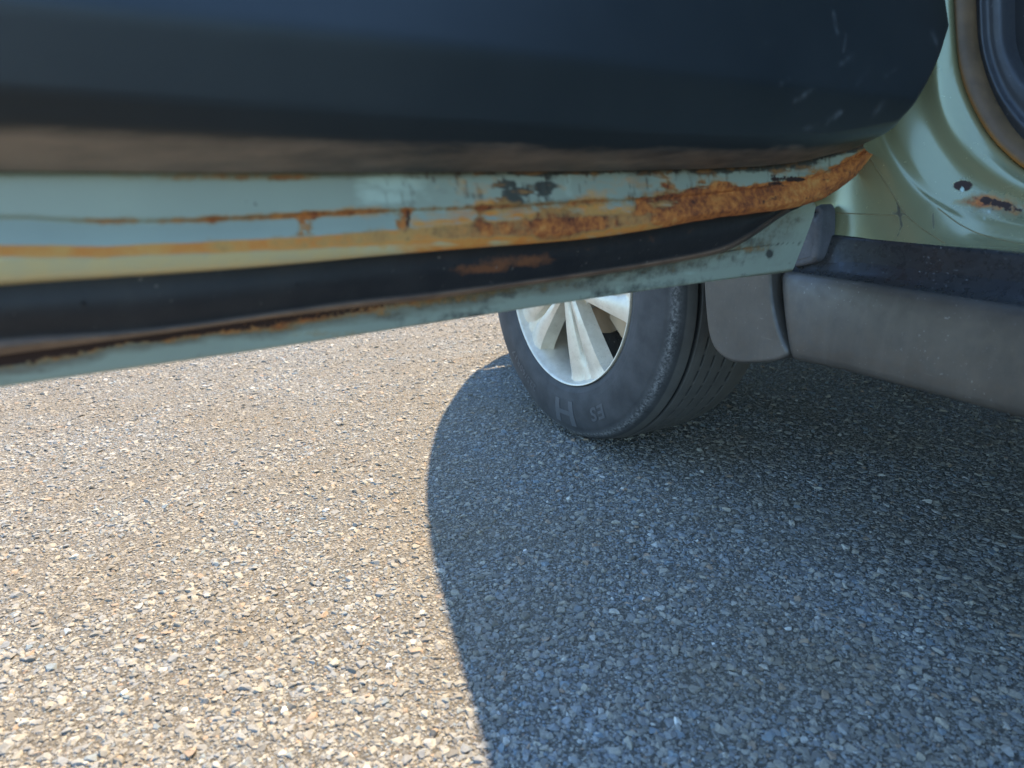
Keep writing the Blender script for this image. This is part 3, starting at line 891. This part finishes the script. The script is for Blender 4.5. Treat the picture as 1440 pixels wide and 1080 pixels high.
# seam-sealer lines on the pillar
from mathutils.bvhtree import BVHTree
_bv = BVHTree.FromPolygons([tuple(v) for v in J.reshape(-1, 3)], grid_faces(*J.shape[:2], flip=True))
def drape(pts, n=50):
    P = resample(smooth(np.array(pts, float), 2), n)
    out = []
    for x, y in P:
        r_ = _fw + _rt * (x - 720) / CAM_F - _up * (y - 540) / CAM_F
        h = _bv.ray_cast(Vector(_C), Vector(r_).normalized())
        if h[0] is not None: out.append(np.array(h[0]))
    return np.array(out)
for pts in ([(1212, 205), (1225, 225), (1255, 272), (1270, 298), (1287, 314), (1310, 330), (1331, 343)], [(1318, 292), (1335, 305), (1350, 316), (1380, 331), (1440, 344)], [(1172, 299), (1200, 300.5), (1230, 301.5), (1262, 303)]):
    P = drape(pts)
    if len(P) > 4:
        mb = MB(); mb.tube(P, np.r_[.0001, np.full(len(P) - 2, .0008), .0001], 6)
        obj('seam', mb.V, mb.F, M_SEAM, pillar)

# weatherstrip
mb = MB()
si = on_x([(1370, -40), (1371, 20), (1374, 70), (1392, 130), (1420, 178), (1440, 200)], 1.012)
si = np.vstack([si, [[1.012, .44, .600], [1.012, .38, .585], [1.012, .30, .580]]])
KI = jcurve(si)
a_ = K4 + np.array([.002, 0, 0]); b_ = KI
mid1 = .72 * a_ + .28 * b_ + np.array([-.014, 0, 0]); mid2 = .3 * a_ + .7 * b_ + np.array([-.013, 0, 0])
lipc = .04 * b_ + .96 * a_ + np.array([-.007, 0, 0])
WS = crom([a_ + np.array([.006, 0, 0]), lipc, mid1, mid2, b_ + np.array([-.003, 0, 0]), b_ + np.array([.012, .002, .002])], [4, 5, 6, 5, 4])
wr = np.zeros(WS.shape[:2]); wr[0:11] = np.r_[1, 1, 1.0, 1.0, 1, 1, .9, .7, .45, .3, .15][:, None]
wpx = proj(WS)
wr *= np.interp(wpx[..., 1], [40, 130, 200], [.15, .7, 1.0])
obj('weatherstrip', WS, grid_faces(*WS.shape[:2], flip=True), M_STRIP, car, attrs=dict(rust=wr))

# kick panel and footwell
kk = on_x([(1410, -40), (1411, 20), (1412, 60), (1425, 95), (1445, 125)], 1.030)
kk = np.vstack([kk, [[1.03, .44, .655], [1.03, .38, .635], [1.03, .30, .628]]])
KK = jcurve(kk)
KB = KI + np.array([.004, 0, 0])
KP = crom([KB, .75 * KB + .25 * KK + np.array([-.006, 0, 0]), .62 * KB + .38 * KK + np.array([.001, 0, 0]), .3 * KB + .7 * KK + np.array([-.002, 0, 0]), KK, KK + np.array([.025, -.002, -.002])], [5, 4, 6, 6, 3])
obj('kick_panel', KP, grid_faces(*KP.shape[:2], flip=True), M_KICK, car)
mb = MB()
mb.grid([[(1.05, .78, .40), (1.05, -1.2, .40)], [(2.5, .78, .40), (2.5, -1.2, .40)]])
mb.grid([[(1.05, .78, .40), (2.5, .78, .40)], [(1.05, .95, 1.0), (2.5, .95, 1.0)]])
mb.grid([[(2.5, .8, .40), (2.5, -1.2, .40)], [(2.56, .8, 1.0), (2.56, -1.2, 1.0)]])
mb.grid([[(1.05, -1.2, .40), (2.5, -1.2, .40)], [(1.0, -1.3, 1.2), (2.5, -1.3, 1.2)]])
obj('footwell', mb.V, mb.F, M_CARPET, car)
mb = MB()
mb.box((1.1, .42, .72), (2.45, .9, .98))
obj('dashboard', mb.V, mb.F, M_KICK, car, flat=True)

# ---- sill cladding ------------------------------------------------------
ys = np.r_[.6925, .690, .686, .68, .67, .655, np.linspace(.63, -1.05, 60)]
prof = np.array([(.935, .331), (.905, .3285), (.880, .327), (.871, .3285), (.8660, .3335), (.8637, .341), (.8625, .36), (.8635, .39), (.866, .42), (.8690, .438), (.8715, .4445), (.875, .4485), (.880, .4495)])
ledge = np.array([(.888, .4535), (.896, .461), (.900, .4685), (.9015, .4705)])
ptop = np.array([(.9025, .474), (.906, .486), (.9095, .498), (.9105, .5015), (.914, .5035), (.930, .5045)])
G1, G2 = [], []
for y in ys:
    k = sst(.70, .60, y)
    f = sst(.694, .676, y)
    p1 = prof.copy()
    p1[:, 0] += .016 * (1 - f)
    p1[:, 1] -= .005 * sst(.55, .70, y) * (p1[:, 1] < .36)
    l = ledge.copy()
    l[:, 1] = .4495 + (l[:, 1] - .4495) * (.25 + .75 * k)
    l[:, 0] = .880 + (l[:, 0] - .880) * (.30 + .70 * k)
    t2 = ptop.copy()
    t2[:, 0] -= .014 * (1 - k)
    t2[0, 1] = l[-1, 1] + .002
    def st(P):
        fr = sst(.62, .69, y)
        return np.column_stack([P[:, 0], y + fr * np.clip(.020 * (P[:, 1] - .372) / .06, -.016, .022), P[:, 1]])
    G1.append(st(p1))
    G2.append(st(np.vstack([p1[-1:] + np.array([[-.0008, -.0004]]), l, t2])))
G1 = np.array(G1); G2 = np.array(G2)
capf = [tuple(range(G1.shape[1]))]
obj('sill_cladding', G1, grid_faces(*G1.shape[:2]) + capf, M_CLAD, car, sharp=50)
obj('sill_strip', G2, grid_faces(*G2.shape[:2]), M_SILL, car, sharp=50)

# ---- fender cladding (behind the wheel, then round the arch) -------------
WC = np.array([.867, 1.267, .351])
def px_yz(pts, X):
    return on_x(pts, X)[:, 1:]
gapl = px_yz([(1086, 360), (1086, 392), (1088, 420), (1093, 447), (1101, 474), (1112, 497)], .865)
bot = px_yz([(1100, 505), (1085, 509), (1060, 511), (1035, 511), (1016, 503), (1003, 489)], .862)
arch = px_yz([(996, 468), (993, 440), (990, 400), (989, 360)], .862)
rad = np.linalg.norm(arch[-1] - WC[1:])
ang = math.atan2(arch[-1, 1] - WC[2], arch[-1, 0] - WC[1])
rad0 = rad
aa = np.linspace(ang, math.pi - ang - .35, 40)[1:]
rdd = rad - (rad - .405) * sst(0, .5, aa - ang)
aring = np.stack([WC[1] + rdd * np.cos(aa), WC[2] + rdd * np.sin(aa)], 1)
oring = np.stack([WC[1] + (rdd[::-1] + .045) * np.cos(aa[::-1]), WC[2] + (rdd[::-1] + .045) * np.sin(aa[::-1])], 1)
top = np.array([[gapl[0, 0], .62]])
loop = np.vstack([smooth(np.vstack([gapl, bot, arch]), 2), aring, oring, top])
def plate(loop, X0, thick, rnd=.008, steps=5):
    """rounded-edge plate standing on the x = X0 plane, outer side towards -x"""
    L = np.asarray(loop)
    n = len(L)
    T = np.roll(L, -1, 0) - np.roll(L, 1, 0); T /= np.linalg.norm(T, axis=1)[:, None] + 1e-9
    nr = np.stack([-T[:, 1], T[:, 0]], 1)
    area = .5 * np.sum(L[:, 0] * np.roll(L[:, 1], -1) - np.roll(L[:, 0], -1) * L[:, 1])
    if area < 0: nr = -nr
    rows = [np.column_stack([np.full(n, X0 + thick), L])]
    for a in np.linspace(0, math.pi / 2, steps):
        q = L + nr * rnd * (1 - math.cos(a))
        rows.append(np.column_stack([np.full(n, X0 + rnd * (1 - math.sin(a))), q]))
    rows.append(np.column_stack([np.full(n, X0), L + nr * rnd * 1.25]))
    rows.append(np.column_stack([np.full(n, X0), L + nr * rnd * 1.6]))
    return np.array(rows)
PR = plate(loop, .8605, .05, .005)
PR[..., 0] += np.maximum(0, plan_x(PR[..., 1], PR[..., 2]) + .015 - .8605)
mb = MB(); mb.grid(PR, close=True)
nL = PR.shape[1]
bm = bmesh.new()
bv_ = [bm.verts.new(v) for v in mb.V]
for f in mb.F: bm.faces.new([bv_[i] for i in f])
bm.faces.new([bv_[len(bv_) - nL + i] for i in range(nL)])
bmesh.ops.recalc_face_normals(bm, faces=bm.faces)
bmesh.ops.triangulate(bm, faces=[f for f in bm.faces if len(f.verts) > 4])
Vv = [tuple(v.co) for v in bm.verts]
bm.verts.index_update()
Ff = [tuple(v.index for v in f.verts) for f in bm.faces]
bm.free()
obj('fender_cladding', Vv, Ff, M_CLAD, car, sharp=45)

# rubber boot closing the gap at the foot of the hinge
bl = px_yz([(1118, 376), (1116, 352), (1122, 326), (1136, 305), (1150, 286), (1157, 292), (1158, 312), (1156, 338), (1152, 362), (1146, 369), (1132, 373)], .884)
bl = np.vstack([smooth(np.vstack([bl, bl[:1]]), 1)[:-1]])
PB = plate(bl, .880, .03, .006)
ww = PB.copy()
for i in range(ww.shape[0]):
    ww[i, :, 0] += .003 * np.sin(bl[:, 0] * 900) * (i > 0)
mb = MB(); mb.grid(ww, close=True); mb.F.append(tuple(range(len(mb.V) - len(bl), len(mb.V))))
obj('hinge_boot', mb.V, mb.F, M_SEALB, car, sharp=50)

# ---- body shell outside the frame (unseen, shaped to cast the wanted shade) ----------------------
fy = np.r_[.695, np.linspace(.75, 2.16, 64)]
zs = np.interp(fy, [.6, .9, 1.3, 1.8, 2.0, 2.16], [1.21, 1.18, 1.06, .90, .82, .74])
sh_x = np.maximum(plan_x(fy, zs), .868)
rowsF = []
def side(y, z, zs_, xs_):
    base = max(.868 + .012 * sst(.75, 1.0, z), plan_x(y, z) + .012)
    k = sst(.30, 1.0, z / zs_)
    return base
for y, z1_, x1_ in zip(fy, zs, sh_x):
    da = abs(y - WC[1])
    zb = WC[2] + math.sqrt(max((rad + .02) ** 2 - da ** 2, 0)) if da < rad + .02 else (.55 if y < WC[1] else .24)
    zb = max(zb, .55 if y < WC[1] else .24)
    zz = np.linspace(zb, z1_ - .02, 12)
    r_ = [(side(y, z, z1_, x1_), y, z) for z in zz] + [(x1_, y, z1_)]
    for k in (.02, .06, .2, .4, .7, 1.0):
        r_.append((x1_ + (1.77 - x1_) * k, y, z1_ + .012 * min(k / .06, 1) + .05 * k))
    rowsF.append(r_)
rowsF = np.array(rowsF)
fen = rowsF[:, :14]; hood = rowsF[:, 13:].copy()
hood[:, 0, 2] += .0
mir = hood[:, ::-1].copy(); mir[..., 0] = 3.54 - mir[..., 0]
hood2 = np.concatenate([hood, mir[:, 1:]], 1)
obj('fender', fen, grid_faces(*fen.shape[:2]), M_SKIN, car)
obj('hood', hood2, grid_faces(*hood2.shape[:2]), M_SKIN, car)
fr = fen.copy(); fr[..., 0] = 3.54 - fr[..., 0]
obj('fender', fr, grid_faces(*fr.shape[:2], flip=True), M_SKIN, car)
# nose
nl_ = rowsF[-1, :14]; nr_ = nl_[::-1].copy(); nr_[:, 0] = 3.54 - nr_[:, 0]
mb = MB()
cen = nl_.copy(); cen[:, 0] = 1.77; cen[:, 1] += .03
nr2 = nl_.copy(); nr2[:, 0] = 3.54 - nr2[:, 0]
mb.grid([nl_, cen, nr2])
mb.box((1.40, 1.98, .13), (2.14, 2.02, .42))  # unseen chin box added to stop light leaking under the nose
obj('front_bumper', mb.V, mb.F, M_CLAD, car)
# cabin
wb = np.array([(.90, .93, 1.17), (1.35, 1.05, 1.22), (1.77, 1.08, 1.23), (2.19, 1.05, 1.22), (2.64, .93, 1.17)])
wt = np.array([(1.06, .18, 1.58), (1.38, .22, 1.62), (1.77, .24, 1.635), (2.16, .22, 1.62), (2.48, .18, 1.58)])
obj('windshield', np.array([wb, wt]), grid_faces(2, 5), M_GLASS, car)
rf = [wt]
for y, dz in ((-.3, .04), (-1.0, .05), (-1.8, .02), (-2.3, -.05)):
    q = wt.copy(); q[:, 1] += y - .2; q[:, 2] += dz; rf.append(q)
obj('roof', np.array(rf), grid_faces(5, 5), M_SKIN, car)
for sgn in (0, 1):
    mx = (lambda P: P) if not sgn else (lambda P: np.column_stack([3.54 - np.asarray(P)[:, 0], np.asarray(P)[:, 1:]]))
    mb = MB()
    mb.tube(mx(np.array([(.90, .93, 1.16), (.98, .58, 1.36), (1.05, .19, 1.575), (1.06, -.6, 1.62), (1.06, -1.6, 1.62), (1.0, -2.3, 1.55)])), .035, 10)
    mb.tube(mx(np.array([(.90, -.48, .50), (.89, -.48, 1.0), (1.05, -.52, 1.6)])), .05, 10)
    obj('roof_pillar', mb.V, mb.F, M_SKIN, car)
    pts_rear = [[(.868, y, z) for y in (-.55, -1.3, -1.7, -2.0, -2.7)] for z in (.5, .7)] + [[(.875, y, 1.0) for y in (-.55, -1.3, -1.7, -2.0, -2.7)]]
    G = np.array(pts_rear)
    if sgn: G[..., 0] = 3.54 - G[..., 0]
    obj('rear_body_side', G, grid_faces(*G.shape[:2]), M_SKIN, car)
    G = np.array([[(.90, y, 1.0) for y in (-.55, -1.5, -2.6)], [(1.05, y, 1.58) for y in (-.55, -1.5, -2.4)]])
    if sgn: G[..., 0] = 3.54 - G[..., 0]
    obj('side_glass', G, grid_faces(2, 3), M_GLASS, car)
G = np.array([[(2.672, y, z) for y in (.69, .1, -.55)] for z in (.30, .7, 1.0)])
obj('passenger_door', G, grid_faces(3, 3), M_SKIN, car)
G = np.array([[(2.65, y, 1.0) for y in (.9, -.55)], [(2.49, y, 1.58) for y in (.2, -.55)]])
obj('side_glass', G, grid_faces(2, 2), M_GLASS, car)
mb = MB()
mb.grid([[(.92, -2.7, .3), (2.62, -2.7, .3)], [(.92, -2.75, .9), (2.62, -2.75, .9)], [(1.0, -2.45, 1.6), (2.54, -2.45, 1.6)]])
obj('tailgate', mb.V, mb.F, M_SKIN, car)
mb = MB()
mb.box((.925, -2.6, .34), (2.62, .80, .36))
mb.box((1.26, .80, .36), (2.28, 2.05, .40))
mb.box((1.26, .80, .40), (1.28, 1.75, .90))
obj('underbody', mb.V, mb.F, M_LINER, car, flat=True)
# wheel-well liner
mb = MB()
a = np.linspace(0, math.pi, 40)
G = np.array([[(x, WC[1] + .425 * math.cos(q), WC[2] + .425 * math.sin(q)) for q in a] for x in (.885, 1.0, 1.26)])
G[0, :, 0] = np.maximum(G[0, :, 0], plan_x(G[0, :, 1], G[0, :, 2]) + .03)
mb.grid(G)
obj('wheel_liner', mb.V, mb.F, M_LINER, car)

# ---- wheel ---------------------------------------------------------------
def lathe(prof, n, centre=WC):
    """profile (x inwards from the outer face, radius)"""
    a = np.linspace(0, 2 * np.pi, n, endpoint=False)
    prof = np.asarray(prof)
    return np.stack([np.broadcast_to(centre[0] + prof[:, 0][:, None], (len(prof), n)),
                     centre[1] + prof[:, 1][:, None] * np.sin(a)[None], centre[2] + prof[:, 1][:, None] * np.cos(a)[None]], -1)
rimp = [(.016, .2215), (.006, .2235), (.0035, .2225), (.004, .2200), (.009, .2180), (.015, .2160), (.022, .2125), (.034, .2085), (.060, .2030), (.10, .1985), (.15, .1965), (.19, .199), (.20, .215)]
wheel_mesh = lathe(rimp, 120)
wheel = obj('wheel', wheel_mesh, grid_faces(len(rimp), 120, close=True), M_RIM, car, sharp=60)
# tyre profile
sidew = smooth([(.018, .2205), (.0075, .2240), (.004, .2320), (.001, .2400), (-.0015, .2550), (-.0025, .2700), (-.001, .2880), (.0025, .3060), (.006, .3190), (.0105, .3290), (.016, .3365), (.024, .3420), (.036, .3462), (.052, .3492), (.075, .3508)], 2)
base_tread = []
WIDE = .044
inner = smooth([(.155, .3508), (.178, .3492), (.194, .3462), (.206, .3420), (.214, .3365), (.2195, .3290), (.224, .319), (.2265, .30), (.228, .27), (.226, .24), (.215, .2205)], 1) + np.array([WIDE, 0])
xs = np.linspace(.076, .154 + WIDE, 44)
tp_ = np.vstack([sidew, np.column_stack([xs, np.full(44, .3510)]), inner])
# rings pressed in the sidewall
ring = .0007 * (np.exp(-((tp_[:, 1] - .243) / .0016) ** 2) + np.exp(-((tp_[:, 1] - .250) / .0012) ** 2) + 1.2 * np.exp(-((tp_[:, 1] - .3235) / .0018) ** 2)) * (tp_[:, 0] < .03)
# resample near the grooves
gro = [(.0600, .0055), (.0920, .0036), (.122, .0036), (.152, .0036), (.186, .0045)]
extra = []
for gx_, gw in gro:
    for q in (-1.25, -1, -.95, 0, .95, 1, 1.25): extra.append(gx_ + q * gw)
rr = np.interp(np.array(extra), tp_[(tp_[:, 0] > .03)][:, 0], tp_[(tp_[:, 0] > .03)][:, 1])
nsh = np.sum(tp_[:, 0] <= .03)
first = tp_[:len(sidew)]
allp = np.vstack([np.column_stack([tp_, ring]), np.column_stack([extra, rr, np.zeros(len(extra))])])
tread = allp[(allp[:, 0] > .03) & (allp[:, 1] > .335)]
tread = tread[np.argsort(tread[:, 0])]
outer_s = np.column_stack([tp_, ring])[: len(sidew)]; outer_s = outer_s[outer_s[:, 0] <= .03]
inner_s = np.column_stack([tp_, ring]); inner_s = inner_s[(inner_s[:, 0] > .2) & (inner_s[:, 1] <= .335)]
fullp = np.vstack([outer_s, tread, inner_s])
NA = 360
TG = lathe(fullp[:, :2], NA)
gm = np.zeros((len(fullp), NA))
ai = np.arange(NA)
for k, (gx_, gw) in enumerate(gro):
    ins = np.abs(fullp[:, 0] - gx_) <= gw * .96
    ins &= fullp[:, 1] > .335
    on = np.ones(NA) if k in (0,) else (((ai + 37 * k) % 6) < 4).astype(float)
    gm[ins] = on
r_dir = TG - np.stack([TG[..., 0], np.full(TG.shape[:2], WC[1]), np.full(TG.shape[:2], WC[2])], -1)
r_dir /= np.linalg.norm(r_dir, axis=2)[..., None]
TG = TG - r_dir * gm[..., None] * .0055
TG[..., 0] += fullp[:, 2][:, None]
# contact flat
TG[..., 2] = np.maximum(TG[..., 2], .0015)
worn = np.clip(np.exp(-((fullp[:, 1] - .334) / .0055) ** 2) * (fullp[:, 0] < .03), 0, 1)[:, None] + np.zeros((1, NA))
tyre = obj('tyre', TG, grid_faces(len(fullp), NA, close=True), M_TYRE, wheel, attrs=dict(groove=gm, worn=worn, tread=np.broadcast_to(((fullp[:, 0] > .034) & (fullp[:, 1] > .335))[:, None], gm.shape).astype(float)))

# twin spokes
def spoke(th):
    """th: direction in the wheel plane, 0 = up, clockwise seen from outside the car's left side"""
    rs = np.r_[.022, .045, .075, .10, .125, .15, .17, .185, .198, .208, .2155]
    sec_u = np.array([-1.12, -1.0, -.90, -.60, -.30, -.16, -.05, .05, .16, .30, .60, .90, 1.0, 1.12])
    rows = []
    for r in rs:
        k = max(0, (r - .03) / (.208 - .03))
        hw = .021 + .046 * k + .008 * max(0, (r - .18) / .028) ** 2
        top = .010 + .009 * k ** 2 - .004 * (1 - k) - .006 * sst(.195, .2155, r)
        fl = .002 * sst(.17, .208, r)
        gdep = .019 * (1 - .8 * sst(.15, .207, r))
        prof = np.array([.034, .020, .004, .0, .002, .006, gdep, gdep, .006, .002, .0, .004, .020, .034])
        rows.append([(WC[0] + top + fl + p, r, u * hw) for p, u in zip(prof, sec_u)])
    G = np.array(rows)
    c, s = math.cos(th), math.sin(th)
    out = G.copy()
    out[..., 1] = WC[1] + G[..., 1] * s + G[..., 2] * c
    out[..., 2] = WC[2] + G[..., 1] * c - G[..., 2] * s
    return out
for k in range(5):
    G = spoke(R(180 + 20 + 72 * k))
    obj('spoke', G, grid_faces(*G.shape[:2]), M_RIM, wheel, sharp=28)
hubp = [(.006, .0), (.006, .022), (.008, .026), (.016, .029), (.030, .030), (.034, .06), (.06, .062)]
obj('hub', lathe(hubp, 48), grid_faces(len(hubp), 48, close=True), M_RIM, wheel, sharp=40)
# brake disc and caliper
dp = [(.085, .03), (.085, .060), (.105, .063), (.105, .118), (.128, .118), (.128, .06)]
obj('brake_disc', lathe(dp, 64), grid_faces(len(dp), 64, close=True), M_BRAKE, car, sharp=40)
sp = [(.150, .03), (.146, .10), (.146, .188), (.152, .196)]
obj('wheel_backing', lathe(sp, 64), grid_faces(len(sp), 64, close=True), M_LINER, car, sharp=40)  # black disc added so the gaps between the spokes look dark
mb = MB()
a = np.linspace(-.55, .55, 14)
sec = np.array([(.070, .100), (.066, .108), (.066, .165), (.074, .176), (.13, .176), (.13, .10)])
cang = R(205)
G = np.array([[(WC[0] + x, WC[1] - r * math.cos(q * .75 + .25), WC[2] - r * math.sin(q * .75 + .25) * 1.0) for x, r in sec] for q in a])
mb.grid(G, close=True); n6 = 6
mb.F.append(tuple(range(6))); mb.F.append(tuple(range(len(mb.V) - 6, len(mb.V))))
obj('brake_caliper', mb.V, mb.F, M_BRAKE, car, sharp=40)

# raised sidewall lettering, wrapped round the tyre
def letter(txt, size, r_mid, th, mb, spread=1.0, ext=.0006, shear=0, fat=0):
    cu = bpy.data.curves.new('letters', 'FONT')
    cu.body = txt; cu.size = size; cu.align_x = 'CENTER'; cu.align_y = 'CENTER'
    cu.resolution_u = 3; cu.shear = shear; cu.offset = fat; cu.space_character = 1.15
    o = bpy.data.objects.new('letters', cu)
    COL.objects.link(o)
    bpy.context.view_layer.update()
    me = bpy.data.meshes.new_from_object(o.evaluated_get(bpy.context.evaluated_depsgraph_get()))
    bpy.data.objects.remove(o); bpy.data.curves.remove(cu)
    bm = bmesh.new(); bm.from_mesh(me)
    bmesh.ops.triangulate(bm, faces=bm.faces)
    for _ in range(2):
        bmesh.ops.subdivide_edges(bm, edges=[e for e in bm.edges if e.calc_length() > size * .22], cuts=1)
    bmesh.ops.triangulate(bm, faces=bm.faces)
    V, F = [], []
    bm.verts.index_update()
    for v in bm.verts:
        r = r_mid + v.co.y
        t = th + v.co.x * spread / r_mid       # clockwise seen from outside
        xo = np.interp(r, sidew[:, 1], sidew[:, 0])
        V.append((WC[0] + xo - ext, WC[1] + r * math.sin(t), WC[2] + r * math.cos(t)))
    for f in bm.faces: F.append(tuple(v.index for v in f.verts))
    bm.free()
    mb.add(V, F)
for txt, size, r_, th, sp_x, shear, fat in (('225/60R17', .026, .283, 146, 1.0, 0, .0005), ('H', .078, .284, 184, 1.45, 0, .0022), ('ES', .040, .287, 210, 1.25, .25, .0010)):
    mb = MB()
    letter(txt, size, r_, R(th), mb, -sp_x, .0010, shear, fat)
    obj('tyre_lettering', mb.V, mb.F, M_LETTER, wheel)

# the other three wheels share the first one's meshes
def wheel_copy(loc, rz):
    c = wheel.copy(); COL.objects.link(c); c.location = loc; c.rotation_euler = (0, 0, rz)
    for ch in list(wheel.children):
        d = ch.copy(); COL.objects.link(d); d.parent = c
wheel_copy((0, 1.734, 0), math.pi)
wheel_copy((0, -2.6, 0), 0)
wheel_copy((0, 1.734 - 2.6, 0), math.pi)
